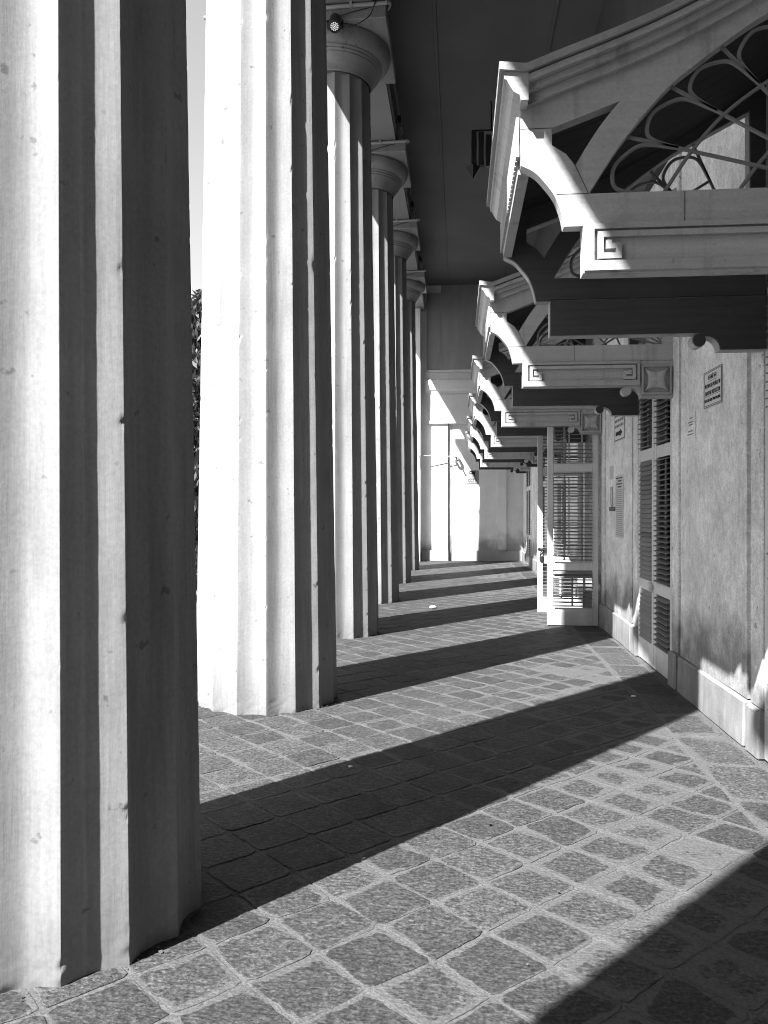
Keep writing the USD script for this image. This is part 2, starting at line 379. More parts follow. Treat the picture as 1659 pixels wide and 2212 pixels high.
for t in np.linspace(0, 1, 7): prof.append((.462 + .085 * t ** 1.3, 6.53 + .135 * t))
prof += [(.552, 6.668), (.560, 6.680), (.556, 6.690), (.568, 6.700), (.577, 6.712), (.572, 6.722), (.585, 6.732), (.594, 6.744), (.590, 6.752)]
for t in np.linspace(0, 1, 12): prof.append((.592 + .098 * math.sin(t * math.pi / 2 * 1.0), 6.754 + .135 * (1 - math.cos(t * math.pi / 2)) ** .9 + .02 * t))
prof += [(.688, 6.921), (.660, 6.928), (.60, 6.931)]
ech = obj('echinus', lathe(prof, 72), LIME, col, smooth=40)
obj('neck_ring', lathe([(.40, 6.497), (.437, 6.497), (.437, 6.518), (.40, 6.518)], 64), IRON, ech)
obj('abacus', wob(sub(cbx(-.705, .705, -.705, .705, 6.932, 7.098, .008), .12), .003), LIME, col)
for k in (1, 2, 3, 4, 5, -1):
    dup(col, 'fluted_column', CL[k], (COLX, COLY0 + k * PITCH_Y, 0), [0, 90, 180, 270][(k * 3) % 4] + (1.6 if k == 1 else 0))

# ------------------------------------------------------------------ entablature and ceiling
ent = thing('entablature', 'long plastered beam carried by the fluted columns', 'entablature')
obj('architrave', bx(-1.935, -.955, YB, YE + .35, 7.10, 8.30), BEAMP, ent)
obj('cornice', cat_(bx(-2.05, -1.938, YB, YE + .35, 7.95, 8.30), bx(-2.3, -.955, YB, YE + .35, 8.303, 8.55)), BEAMP, ent)
obj('bead', cat_(tube([(-.945, YB, 7.66), (-.945, YE - .01, 7.66)], .035, 8), tube([(-.95, YB, 7.20), (-.95, YE - .01, 7.20)], .018, 6)), BEAMP, ent)
ceil = thing('ceiling', 'flat dark plaster ceiling over the walk', 'ceiling', kind='structure')
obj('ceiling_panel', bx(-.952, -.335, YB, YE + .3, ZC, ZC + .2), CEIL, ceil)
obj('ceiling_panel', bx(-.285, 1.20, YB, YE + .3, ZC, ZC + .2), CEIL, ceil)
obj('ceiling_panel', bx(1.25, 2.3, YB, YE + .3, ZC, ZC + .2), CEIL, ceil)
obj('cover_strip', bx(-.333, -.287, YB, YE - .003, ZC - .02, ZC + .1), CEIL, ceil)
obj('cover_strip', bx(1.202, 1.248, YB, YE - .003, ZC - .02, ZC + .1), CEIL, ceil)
tag(obj('roof', bx(-2.6, 9.0, YB, YE + 1.0, 8.56, 8.8), ROOFT), 'flat roof over the walk and library, out of sight above', 'roof', kind='structure')

# ------------------------------------------------------------------ library wall
wall = thing('library_wall', 'blotchy plastered wall with piers between tall louvred doors', 'wall')
OPH, OPT = .66, 2.90                    # half width and head of a door opening
edges = [DC0 + k * PITCH_Y for k in range(-2, 6)]
def pier(y0, y1, last=False):
    a, b = y0 + .20, y1 - .20
    obj('pier', wob(sub(bx(XW, XW + .34, a + .075, b - .075, .30, 4.6), .35), .006), PLASTER, wall)
    obj('groove', bx(XW + .05, XW + .34, a + .001, b - .001, .0, 4.6), PLASTER, wall) if False else None
    for (p, q) in ((a, a + .072), (b - .072, b)):
        obj('groove', bx(XW + .10, XW + .34, p, q, .30, 4.6), PLASTER, wall)
    obj('plinth', wob(sub(cbx(XW - .028, XW + .34, a + .06, b - .06, 0, .297, .012), .2), .006, 5), PLINTH, wall)
def casing(y0, y1):
    obj('door_casing', cbx(XW - .004, XW + .30, y0, y1, .30, 4.6, .006), PLASTER, wall)
    obj('casing_plinth', wob(sub(cbx(XW - .034, XW + .30, y0 - .012, y1 + .004, 0, .297, .012), .2), .004, 5), PLINTH, wall)
for a, b in zip(edges[:-1], edges[1:]): pier(a + OPH, b - OPH)
pier(edges[-1] + OPH, YE + .4)
pier(YB - .3, edges[0] - OPH)
for c in edges:
    casing(c - OPH - .198, c - OPH); casing(c + OPH, c + OPH + .198)
    obj('door_head', bx(XW + .06, XW + .30, c - OPH + .002, c + OPH - .002, OPT, 4.6), PLASTER, wall)
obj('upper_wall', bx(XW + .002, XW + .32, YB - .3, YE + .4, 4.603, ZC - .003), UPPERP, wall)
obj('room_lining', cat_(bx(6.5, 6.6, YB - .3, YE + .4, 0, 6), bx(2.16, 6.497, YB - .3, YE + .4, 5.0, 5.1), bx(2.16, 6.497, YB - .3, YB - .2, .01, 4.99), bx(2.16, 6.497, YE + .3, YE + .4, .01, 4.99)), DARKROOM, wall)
obj('back_wall', bx(-2.6, XW + .3, YB - .4, YB - .305, 0, ZC), DARKROOM, wall)  # added dark wall, unseen behind the camera, to deepen the column shade
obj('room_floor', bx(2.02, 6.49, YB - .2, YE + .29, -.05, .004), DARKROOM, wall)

# ------------------------------------------------------------------ louvred door leaves
LW, LT = .645, .04
def make_leaf(name, label, ext, state, loc, rotz):
    """ext: +1 if the outer face is local +y; state(bank, k, n) -> tilt of a slat in degrees (0 = level, 90 = shut)"""
    t = thing(name, label, 'door', loc, rotz, 'tall louvred door leaves of the library')
    S = .078
    obj('stile', cbx(.004, S, -LT / 2, LT / 2, .012, 2.80, .004), DOORP, t); obj('stile', cbx(LW - S, LW - .004, -LT / 2, LT / 2, .012, 2.80, .004), DOORP, t)
    for z0, z1 in ((.012, .235), (.71, .82), (1.96, 2.07), (2.70, 2.80)):
        obj('rail', cbx(S + .001, LW - S - .001, -LT / 2 + .003, LT / 2 - .003, z0, z1, .004), DOORP, t)
    r = np.random.default_rng(len(name) + int(rotz) + 400)
    for bi, (z0, z1, sp) in enumerate(((.235, .71, .0475), (.82, 1.96, .0456), (2.07, 2.70, .0485))):
        n = int(round((z1 - z0) / sp))
        for k in range(n):
            zc = z0 + (k + .5) * (z1 - z0) / n
            m = cbx(S + .002, LW - S - .002, -.033, .033, -.0042, .0042, .0018)
            tilt = state(bi, k, n) + r.normal(0, 2.2)
            m.apply_transform(trimesh.transformations.rotation_matrix(math.radians(-tilt * ext), (1, 0, 0)))
            m.apply_translation((0, ext * .014, zc)); obj('slat', m, SLATP, t)
        for xx in ((LW / 2 - .12, LW / 2 + .10) if bi else (LW / 2,)):
            obj('tilt_rod', bx(xx - .011, xx + .011, -ext * .031 - .006, -ext * .031 + .006, z0 + .02, z1 - .02), DOORP, t)
    return t
openst = lambda b, k, n: (8 if b == 2 else 14)
mixst = lambda b, k, n: (48 if (b == 0 and k >= n - 2) else 3 if b < 2 else 5)
shut = lambda b, k, n: (12 if b == 2 else (40 if (b == 1 and k == 9) else 66))
def hinge(c, side): return (XW + .024, c + side * (OPH - .008), 0)
E_ = edges
iA = 2                                                             # E_[2] = DC0
LB = {}
dB_near = make_leaf('louvred_door_leaf', 'closed leaf with open slats, nearer half of the shut door left of the notice', +1, openst, hinge(E_[iA + 1], -1), 90)
dB_far = make_leaf('louvred_door_leaf', 'shut-slatted leaf with a round knob, farther half of the shut door', -1, shut, hinge(E_[iA + 1], +1), -90)
kn = lathe([(0, -.012), (.040, -.012), (.046, 0), (.045, .022), (.036, .034), (.018, .038), (0, .038)], 24); kn.apply_transform(trimesh.transformations.rotation_matrix(math.pi / 2, (1, 0, 0)))
kn.apply_translation((LW - .05, -LT / 2 - .008, .765)); obj('knob', kn, DOORP, dB_far, smooth=40)
dC_near = make_leaf('louvred_door_leaf', 'door leaf standing wide open across the walk, light showing through its slats', +1, mixst, (XW - .035, E_[iA + 2] - OPH + .03, 0), 180)
dC_far = make_leaf('louvred_door_leaf', 'open door leaf half hidden behind the other open leaf, with a black padlock', -1, mixst, (XW - .035, E_[iA + 2] + OPH - .03, 0), 180)
pk = cat_(bx(LW - .13, LW - .005, .022, .036, .905, .93), tube([(LW - .02, .045, .93), (LW - .02, .045, .96)], .006, 6))
obj('bolt', pk, BLACK, dC_far)
plk = cat_(cbx(LW - .085, LW - .025, .022, .05, .74, .82, .014), tube(smooth_path([(LW - .074, .036, .815), (LW - .072, .036, .86), (LW - .055, .036, .878), (LW - .038, .036, .86), (LW - .036, .036, .815)]), .006, 6))
obj('padlock', plk, BLACK, dC_far)
names = {0: 'first door beside the right edge of the picture', 3: 'fourth door, beyond the open leaves', 4: 'fifth door, second from the end wall', 5: 'sixth door, nearest the end wall', -1: 'door beside the camera, just out of frame'}
for k in (0, 3, 4, 5, -1):
    dup(dB_near, 'louvred_door_leaf', 'closed nearer leaf of the ' + names[k], hinge(E_[iA + k], -1), 90)
    dup(dB_far, 'louvred_door_leaf', 'farther knobbed leaf of the ' + names[k], hinge(E_[iA + k], +1), -90)

# ------------------------------------------------------------------ timber canopies over the doors
# profile numbers are (x, z) in metres, wall at x = 1.80; local origin: x = 0, y = bay centre
def arc(cx, cz, r, a0, a1, n=10): 
    a = np.radians(np.linspace(a0, a1, n)); return [(cx + r * math.cos(t), cz + r * math.sin(t)) for t in a]
def canopy():
    t = thing('door_canopy', 'nearest timber canopy, cut off by the right edge, sunlit at its front corner', 'canopy', (0, DC0, 0), 0, 'carved timber canopies over the library doors')
    top = [(.262, 3.268), (.418, 3.325), (.796, 3.462), (1.115, 3.61), (1.45, 3.80), (1.795, 4.02)]
    strut = [(.569, 2.883), (.661, 3.03), (.733, 3.131), (.834, 3.253), (.931, 3.355), (1.042, 3.441), (1.174, 3.537), (1.291, 3.614), (1.50, 3.725), (1.70, 3.83)]
    curve = [(.274, 3.018), (.334, 2.985), (.38, 2.936), (.422, 2.877), (.449, 2.806), (.463, 2.742)]
    strut_s = [tuple(p) for p in smooth_path(strut, 4)]; curve_s = [tuple(p) for p in smooth_path(curve, 4)]
    outer = Polygon([(.272, 3.268)] + curve_s + [(.555, 2.742), (.555, 2.748), (1.796, 2.748), (1.796, 4.02)] + top[::-1][1:-1])
    hole1 = Polygon([(.409, 3.178), (.702, 3.283)] + [tuple(p) for p in smooth_path([(.702, 3.283), (.623, 3.185), (.563, 3.095), (.511, 3.009)], 4)][1:] + [(.471, 3.061), (.41, 3.102)])
    hole2 = Polygon(strut_s + [(1.71, 2.883)])
    plate = outer.difference(hole1).difference(hole2)
    beam = sbox(.545, 2.532, 1.796, 2.744)
    low = unary_union([beam, sbox(1.532, 2.431, 1.796, 2.55), Point(1.414, 2.492).buffer(.040, quad_segs=8),
                       Polygon([(1.40, 2.54), (1.54, 2.54), (1.54, 2.431), (1.532, 2.431)] + arc(1.45, 2.431, .082, 0, 90, 8) + [(1.43, 2.52)])])
    TB = .095
    for s, (y0, y1) in enumerate(((-.705, -.61), (.61, .705))):
        cuts = unary_union([LineString(c_).buffer(.0022, cap_style=2) for c_ in ([(.26, 3.178), (.412, 3.178)], [(.43, 2.884), (.572, 2.884)], [(.511, 3.01), (.569, 2.884)], [(.26, 3.20), (.27, 3.20)], [(.98, 2.88), (.98, 2.74)])])
        ylay = ((y0 + .012, y0 + .0219), (y0 + .022, y1 - .012)) if s == 0 else ((y1 - .0219, y1 - .012), (y0 + .012, y1 - .022))
        obj('side_frame', cat_(ext_xz(plate.difference(cuts), *ylay[0]), ext_xz(plate, *ylay[1])), WOODP, t)
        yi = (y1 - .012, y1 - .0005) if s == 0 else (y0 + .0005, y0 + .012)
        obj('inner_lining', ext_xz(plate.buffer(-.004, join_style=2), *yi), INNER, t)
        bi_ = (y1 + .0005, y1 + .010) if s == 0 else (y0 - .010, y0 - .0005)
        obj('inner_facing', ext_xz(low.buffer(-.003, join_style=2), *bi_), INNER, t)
        sb_ = obj('side_beam', ext_xz(low, y0 + (.004 if s == 0 else 0), y1 - (.004 if s else 0)), WOODP, t)
        # joint lines of the timbers (thin proud fillets)
        yo = (y0, y0 + .0115) if s == 0 else (y1 - .0115, y1)
        ya, yb = (y0 - .020, y0 + .004) if s == 0 else (y1 - .004, y1 + .020)
        # raised border and Greek-key strip on the outer face
        ring = sbox(.549, 2.537, 1.518, 2.741).difference(sbox(.589, 2.580, 1.500, 2.718))
        obj('border_moulding', ext_xz(ring, ya, yb), WOODP, sb_)
        key = LineString([(.690, 2.645), (.690, 2.645), (.660, 2.645), (.660, 2.645)])
        L = [(.652, 2.643), (.652, 2.668), (.652, 2.643), (.694, 2.643), (.694, 2.600), (.617, 2.600), (.617, 2.694), (1.473, 2.694), (1.473, 2.600), (1.396, 2.600), (1.396, 2.643), (1.438, 2.643), (1.438, 2.662)]
        obj('key_fret', ext_xz(LineString(L).buffer(.0125, cap_style=2, join_style=2).intersection(sbox(.5, 2.5, 1.6, 2.8)), ya, yb), WOODP, sb_)
        sq = sbox(1.535, 2.459, 1.778, 2.702); q2 = sbox(1.548, 2.472, 1.765, 2.689)
        obj('rosette_frame', ext_xz(sq.difference(q2), ya, yb), WOODP, sb_)
        # four-cornered pillow with hollow sides
        cx, cz, hw = 1.6565, 2.5805, .108
        N = 17; gx, gz = np.meshgrid(np.linspace(-1, 1, N), np.linspace(-1, 1, N), indexing='ij')
        ph = 1 - .42 * (1 - gx ** 2) * np.abs(gz) ** 3; pv = 1 - .42 * (1 - gz ** 2) * np.abs(gx) ** 3
        Xp, Zp = cx + hw * gx * pv, cz + hw * gz * ph
        hgt = .028 * (1 - np.maximum(np.abs(gx), np.abs(gz)) ** 3) + .004 + .026 * np.clip(np.abs(gx * gz), 0, 1) ** .5 * (1 - np.maximum(np.abs(gx), np.abs(gz)) ** 6)
        yy = (y0 + .003 - hgt) if s == 0 else (y1 - .003 + hgt)
        V = np.stack([Xp, yy, Zp], -1).reshape(-1, 3); ix = np.arange(N * N).reshape(N, N)
        qd = np.stack([ix[:-1, :-1], ix[1:, :-1], ix[1:, 1:], ix[:-1, 1:]], -1).reshape(-1, 4)
        if s: qd = qd[:, ::-1]
        obj('rosette', (V, qd), WOODP, sb_, smooth=50)
        # iron fan grille
        yg = (y0 + y1) / 2; fc = np.array([1.745, 2.872])
        SL = LineString(strut_s)
        def hit(a):
            ray_ = LineString([fc, fc + 3 * np.array([-math.cos(a), math.sin(a)])]); h = ray_.intersection(SL)
            return None if h.is_empty else np.array(h.coords[0] if h.geom_type == 'Point' else h.geoms[0].coords[0])
        angs = [math.radians(a) for a in (0.5, 15, 30.5, 47, 66)]
        bars = []
        to3 = lambda P: np.c_[np.asarray(P)[:, 0], np.full(len(P), yg), np.asarray(P)[:, 1]]
        ends = [hit(a) if i else np.array([.60, 2.895]) for i, a in enumerate(angs)]
        for i, a in enumerate(angs[1:], 1):
            if ends[i] is not None: bars.append(tube(to3(np.linspace(fc, ends[i], 8)), .0095, 6))
        for i in range(len(angs) - 1):
            p, q = ends[i], ends[i + 1]
            if p is None or q is None: continue
            u1, u2 = (fc - p), (fc - q); l1, l2 = np.linalg.norm(u1), np.linalg.norm(u2); u1, u2 = u1 / l1, u2 / l2
            mid = (p + q) / 2; w = np.linalg.norm(p - q); dirn = (u1 + u2) / 2; dirn /= np.linalg.norm(dirn)
            ap = mid + dirn * .018
            s1, s2 = p + u1 * w * .80, q + u2 * w * .80
            m1, m2 = p * .80 + mid * .20 + dirn * .22 * w, q * .80 + mid * .20 + dirn * .22 * w
            bars.append(tube(to3(smooth_path([s1, m1 + dirn * .14 * w, m1 * .72 + ap * .28, ap, m2 * .72 + ap * .28, m2 + dirn * .14 * w, s2], 6)), .0095, 6))
        for off in (.30, .60):
            ln = [np.array(e) * (1 - off * .92) + fc * off * .92 for e in ends if e is not None]
            bars.append(tube(to3(smooth_path([ln[0] + np.array([-.03, -.02])] + ln[1:], 5)), .0085, 6))
        obj('iron_grille', trimesh.util.concatenate(bars), IRON, t, smooth=50)
    # front board with cut fretwork
    fb = sbox(-.61, 3.012, .61, 3.268)
    m = ext_xz(fb, 0, .05); v = np.array(m.vertices); m.vertices = np.stack([.268 + .05 - v[:, 1], v[:, 0], v[:, 2]], -1); m.fix_normals()
    fb_ = obj('front_board', m, WOODP, t)
    fr = []
    for k in range(26):
        y0 = -.685 + k * .0527
        fr += [ext_xz(Polygon([(y0, 3.06), (y0 + .046, 3.06), (y0 + .034, 3.14), (y0 + .046, 3.235), (y0, 3.235), (y0 + .012, 3.14)]), 0, .014)]
    m = trimesh.util.concatenate(fr); v = np.array(m.vertices); m.vertices = np.stack([.268 - .0005 - v[:, 1], v[:, 0], v[:, 2]], -1); m.fix_normals()
    obj('fretwork', m, WOODP, fb_)
    # cornice moulding: front length and two raking lengths
    prof = [(.268, 3.262), (.262, 3.285), (.236, 3.300), (.218, 3.330), (.206, 3.352), (.196, 3.356), (.194, 3.383), (.30, 3.40), (.30, 3.262)]
    m = ext_xz(Polygon(prof), -.785, .785); obj('cornice', m, WOODP, t)
    def rake(off_lo, off_hi, ya, yb, x0, x1=1.794):
        T = smooth_path(top, 5); n_ = []
        lo = [(x, z + off_lo) for x, z in T if x0 <= x <= x1]; hi = [(x, z + off_hi) for x, z in T if x0 <= x <= x1]
        return ext_xz(Polygon(lo + hi[::-1]), ya, yb)
    for s in (-1, 1):
        ys = lambda a, b: (min(s * a, s * b), max(s * a, s * b))
        obj('raking_cornice', cat_(rake(-.012, .030, *ys(.690, .722), .285), rake(.031, .062, *ys(.690, .752), .285), rake(.063, .092, *ys(.690, .782), .285)), WOODP, t)
    T = smooth_path(top, 5); T = T[T[:, 0] > .28]
    Ys = np.linspace(-.80, .80, 81); roof_v = []
    rf = []
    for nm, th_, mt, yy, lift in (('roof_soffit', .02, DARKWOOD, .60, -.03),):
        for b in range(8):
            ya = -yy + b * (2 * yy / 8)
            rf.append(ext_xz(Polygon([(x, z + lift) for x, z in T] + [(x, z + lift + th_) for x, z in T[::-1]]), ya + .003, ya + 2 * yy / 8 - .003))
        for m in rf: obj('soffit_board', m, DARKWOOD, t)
    # tiled top with corrugated underside edge
    T2 = np.vstack([[(.175, 3.392)], T + np.array([0, .10]), [(1.797, 4.125)]])
    X2, Y2 = np.meshgrid(np.arange(len(T2)), Ys, indexing='ij'); wv = .012 * np.abs(np.sin(Y2 * math.pi / .10))
    up_ = np.stack([T2[X2, 0], Y2, T2[X2, 1] + .034 + wv], -1); dn = np.stack([T2[X2, 0], Y2, T2[X2, 1] + 0 * wv], -1)
    a, b = X2.shape; ix = np.arange(a * b).reshape(a, b); N_ = a * b
    q = [np.stack([ix[:-1, :-1], ix[1:, :-1], ix[1:, 1:], ix[:-1, 1:]], -1).reshape(-1, 4)]
    q.append(q[0][:, ::-1] + N_)
    rim = np.concatenate([ix[:, 0], ix[-1, 1:], ix[-2::-1, -1], ix[0, -2:0:-1]]); rn = np.roll(rim, -1)
    q.append(np.stack([rim, rim + N_, rn + N_, rn], -1))
    m = trimesh.Trimesh(np.vstack([up_.reshape(-1, 3), dn.reshape(-1, 3)]), np.vstack([np.vstack([k_[:, [0, 1, 2]], k_[:, [0, 2, 3]]]) for k_ in q]), process=False); m.fix_normals()
    obj('roof_tiles', m, ROOFT, t)
    return t
can = canopy()
CNL = {1: 'second timber canopy, over the shut door with the square rosette', 2: 'third timber canopy, over the wide open door leaves', 3: 'fourth timber canopy along the wall',
       4: 'fifth timber canopy, second from the end wall', 5: 'farthest timber canopy, beside the end wall', -1: 'timber canopy above the camera, one corner at the top right of the picture'}
for k in (1, 2, 3, 4, 5, -1): dup(can, 'door_canopy', CNL[k], (0, DC0 + k * PITCH_Y, 0))

# ------------------------------------------------------------------ end wall
ew = thing('end_wall', 'plastered end wall of the walk, sunlit on its left half', 'wall')
obj('wall_face', bx(-2.6, XW + .3, YE, YE + .4, .0, ZC - .004), ENDPL, ew)
obj('anta', bx(-2.35, -1.07, YE - .42, YE - .002, 0, 7.09), ENDPL, ew)
obj('pilaster', wob(sub(bx(-.76, -.295, YE - .07, YE - .002, .31, 3.96), .4), .005), ENDPL, ew)
obj('pilaster', bx(1.10, 1.337, YE - .09, YE - .002, .31, 3.96), ENDPL, ew)
obj('lintel', cat_(bx(-.80, XW - .002, YE - .10, YE - .002, 3.965, 4.225)), ENDPL, ew)
obj('lintel_fillet', bx(-.82, XW - .002, YE - .125, YE - .002, 3.90, 3.962), ENDPL, ew)
obj('frieze', bx(-.79, XW - .002, YE - .07, YE - .002, 4.23, 4.72), ENDPL, ew)
cp = Polygon([(0, 4.72), (-.05, 4.74), (-.06, 4.80), (-.10, 4.86), (-.13, 4.96), (-.15, 5.04), (-.15, 5.12), (0, 5.16)])
m = trimesh.creation.extrude_polygon(cp, XW + .93, engine='earcut'); v = np.array(m.vertices); m.vertices = np.stack([v[:, 2] - .93, YE - .002 + v[:, 0], v[:, 1]], -1); m.fix_normals()
obj('cornice', m, ENDPL, ew)
obj('upper_panel', cat_(bx(-.90, -.50, YE - .03, YE - .001, 5.42, 7.6), bx(-.497, XW - .002, YE - .03, YE - .001, 5.42, 6.05), bx(-.4965, XW - .002, YE - .018, YE - .001, 6.052, ZC - .005)), ENDUP, ew)
obj('picture_rail', bx(-.92, XW - .002, YE - .055, YE - .001, 5.36, 5.417), ENDPL, ew)
obj('plinth', cat_(cbx(-1.05, -.27, YE - .10, YE - .001, 0, .305, .01), cbx(-.16, XW - .002, YE - .045, YE - .001, 0, .305, .01), cbx(-2.4, -1.06, YE - .46, YE - .001, 0, .305, .01)), ENDPL, ew)
md = lathe([(0, -.01), (.115, -.01), (.12, .0), (.115, .014), (.10, .014), (.095, .004), (0, .006)], 28); md.apply_transform(trimesh.transformations.rotation_matrix(math.pi / 2, (1, 0, 0))); md.apply_translation((-.42, YE - .103, 4.10)); obj('medallion', md, ENDPL, ew, smooth=40)

pipe = tube([(-.285, YE - .09, .02), (-.285, YE - .09, 4.2)], .014, 8)
tag(obj('vertical_cable', pipe, BLACK), 'thin black vertical cable down the sunlit pilaster of the end wall', 'cable')
rod = cat_(tube([(-1.14, YE - .50, 2.97), (-1.02, YE - .30, 2.985), (-.13, YE - .16, 2.955)], .012, 8), tube([(-1.14, YE - .50, 2.97), (-1.16, YE - .52, 2.78)], .012, 8))
tag(obj('cable_conduit', rod, STEEL), 'thin horizontal conduit crossing the end wall to the security camera', 'conduit')
cm = thing('security_camera', 'small white security camera on the end wall at the end of the conduit', 'camera', (-.07, YE - .14, 2.93))
obj('housing', cbx(-.07, .07, -.06, .10, -.08, .06, .012), PAPER, cm)
obj('lens', trimesh.creation.cylinder(.028, .03, sections=16, transform=trimesh.transformations.translation_matrix((0, -.07, -.01)) @ trimesh.transformations.rotation_matrix(math.pi / 2, (1, 0, 0))), BLACK, cm)
obj('bracket', tube([(.04, 0, -.08), (.07, -.02, -.14), (.13, -.04, -.26)], .022, 8), STEEL, cm)

# ------------------------------------------------------------------ conduits, cables and the floodlight
CDL = {0: 'first', 1: 'second', 2: 'third', 3: 'fourth', 4: 'fifth', 5: 'sixth'}
def conduit_path(): 
    return smooth_path([(-1.35, -.728, 7.02), (-.60 , -.728, 7.045), (.60, -.728, 7.075), (.695, -.726, 7.085), (.735, -.70, 7.10), (.735, -.62, 7.12), (.70, -.52, 7.14), (.60, -.46, 7.14)], 6)
cdm = tube(conduit_path(), .023, 8)
cd0 = None
for k in (2, 3, 4, 5):
    lab = {2: 'grey pipe bent round the capital that carries the floodlight', 3: 'grey pipe bent round the capital of the fourth column', 4: 'grey pipe bent round the capital of the fifth column', 5: 'grey pipe bent round the capital of the farthest column'}[k]
    if cd0 is None:
        cd0 = thing('conduit_pipe', lab, 'pipe', (COLX, COLY0 + k * PITCH_Y, 0), 0, 'pipes bent round the capitals'); obj('pipe', cdm, STEEL, cd0, smooth=50)
        obj('clip', bx(-.3, -.27, -.76, -.705, 7.03, 7.085), STEEL, cd0); obj('clip', bx(.3, .33, -.76, -.705, 7.045, 7.10), STEEL, cd0)
    else: dup(cd0, 'conduit_pipe', lab, (COLX, COLY0 + k * PITCH_Y, 0))
for k in (1, 2, 3, 4):
    y0 = COLY0 + k * PITCH_Y + .75; y1 = y0 + PITCH_Y - 1.5
    r = np.random.default_rng(50 + k)
    pts = lambda dz, dx: smooth_path([(-.915 + dx + .02 * (r.random() - .5), yy, 7.22 + dz + .03 * (r.random() - .5)) for yy in np.linspace(y0, y1, 7)], 5)
    m = cat_(tube(pts(0, 0), .010, 6), tube(pts(.06, 0), .008, 6), tube(pts(.12, .01), .009, 6),
             tube(smooth_path([(-.90, y1 - .1, 7.24), (-.86, y1 + .05, 7.10), (-1.2, y1 + .02, 6.99), (-1.55, y1 + .04, 6.90)], 8), .005, 6),
             cbx(-.93, -.85, y1 - .30, y1 - .16, 7.20, 7.32, .01))
    tag(obj('cable_bundle', m, BLACK), f'dark cables along the beam between the {CDL[k]} and {CDL[k + 1]} column capitals', 'cables', 'cable runs along the beam')
fl = thing('floodlight', 'black tube floodlight with white lamp dots on the third capital', 'lamp', (-1.37, 8.955, 6.95))
dirv = np.array([.06, -.42, -.90]); dirv /= np.linalg.norm(dirv)
dirv = np.array([.05, -.62, -.78]); dirv /= np.linalg.norm(dirv)
Rm = trimesh.geometry.align_vectors([0, 0, 1], dirv)
def along(m, s): m = m.copy(); m.apply_transform(Rm); m.apply_translation(dirv * s); return m
obj('body', along(lathe([(0, -.03), (.045, -.03), (.062, .0), (.064, .13), (.070, .135), (.070, .20), (.062, .205), (.062, .195), (0, .195)], 24), 0), BLACK, fl, smooth=40)
dots = []
for ring, nn in ((0, 1), (.019, 6), (.038, 12)):
    for q in range(nn):
        a = q * 2 * math.pi / nn; s = trimesh.creation.icosphere(1, .0068); s.apply_translation((ring * math.cos(a), ring * math.sin(a), .198)); dots.append(along(s, 0))
obj('lamp_dots', trimesh.util.concatenate(dots), LENS, fl)
ringp = [np.array([.082 * math.cos(a), .0, .082 * math.sin(a)]) for a in np.linspace(0, math.pi, 13)]
obj('yoke', cat_(tube([(-.08, -.01, -.12), (-.085, .0, .0), (-.05, .03, .08), (.0, .04, .10), (.05, .03, .08), (.085, .0, .0), (.08, -.01, -.12)], .009, 6), along(trimesh.creation.cylinder(.012, .16, sections=10, transform=trimesh.transformations.rotation_matrix(math.pi / 2, (0, 1, 0))), .10)), BLACK, fl)
cbp = smooth_path([(-1.30, 8.90, 6.86), (-1.23, 8.86, 6.80), (-1.10, 8.86, 6.83), (-.98, 8.88, 6.92), (-.94, 8.90, 7.02), (-.89, 8.88, 7.14), (-.86, 8.90, 7.3)], 8)
tag(obj('lamp_cable', tube(cbp, .006, 6), BLACK), 'thin black cable looping from the floodlight up to the beam', 'cable')
hf = thing('hanging_fixture', 'dark slatted fixture with a pointed foot hanging under the ceiling', 'fixture', (.40, 12.6, 7.0))
obj('stem', tube([(.1, 0, .30), (.1, 0, .77)], .012, 8), BLACK, hf)
for k, (xx, zt, zb) in enumerate(((-.16, .30, -.22), (-.05, .28, -.22), (.06, .24, -.24), (.18, .26, -.20))):
    obj('slat', wob(sub(cbx(xx - .045, xx + .035, -.05, .05, zb, zt, .006), .1), .006, 9), DARKWOOD if k % 2 else BLACK, hf)
obj('top_rail', bx(-.2, .24, -.03, .03, .301, .33), BLACK, hf)
cone = trimesh.creation.cone(.11, .19, sections=4); cone.apply_transform(trimesh.transformations.rotation_matrix(math.pi, (1, 0, 0))); cone.apply_translation((-.18, 0, -.222)); obj('foot', cone, BLACK, hf)

# ------------------------------------------------------------------ notices on the piers (flat, facing the walk)
def on_wall(m, yfar, z, lift=.004):
    """mesh in its own xy plane (x reads towards the camera) laid on the library wall"""
    m = m.copy(); v = np.array(m.vertices); m.vertices = np.stack([XW - .001 - lift - v[:, 2], yfar - v[:, 0], z + v[:, 1]], -1); m.fix_normals(); return m
def fit_text(s, w, h, x, y, bold=False):
    m = meshkit.text_mesh(s, h, .0012, bold); v = np.array(m.vertices); e = v[:, 0].max() - v[:, 0].min()
    v[:, 0] = (v[:, 0] - v[:, 0].min()) * w / e + x; v[:, 1] += y; m.vertices = v; return m
def strokes(lines, w):
    p = unary_union([LineString(l).buffer(w / 2, cap_style=2) for l in lines])
    return trimesh.util.concatenate([trimesh.creation.extrude_polygon(g_, .0012, engine='earcut') for g_ in getattr(p, 'geoms', [p])])
def circ(cx, cy, r, a0=0, a1=360, n=9): return [(cx + r * math.cos(math.radians(a)), cy + r * math.sin(math.radians(a))) for a in np.linspace(a0, a1, n)]
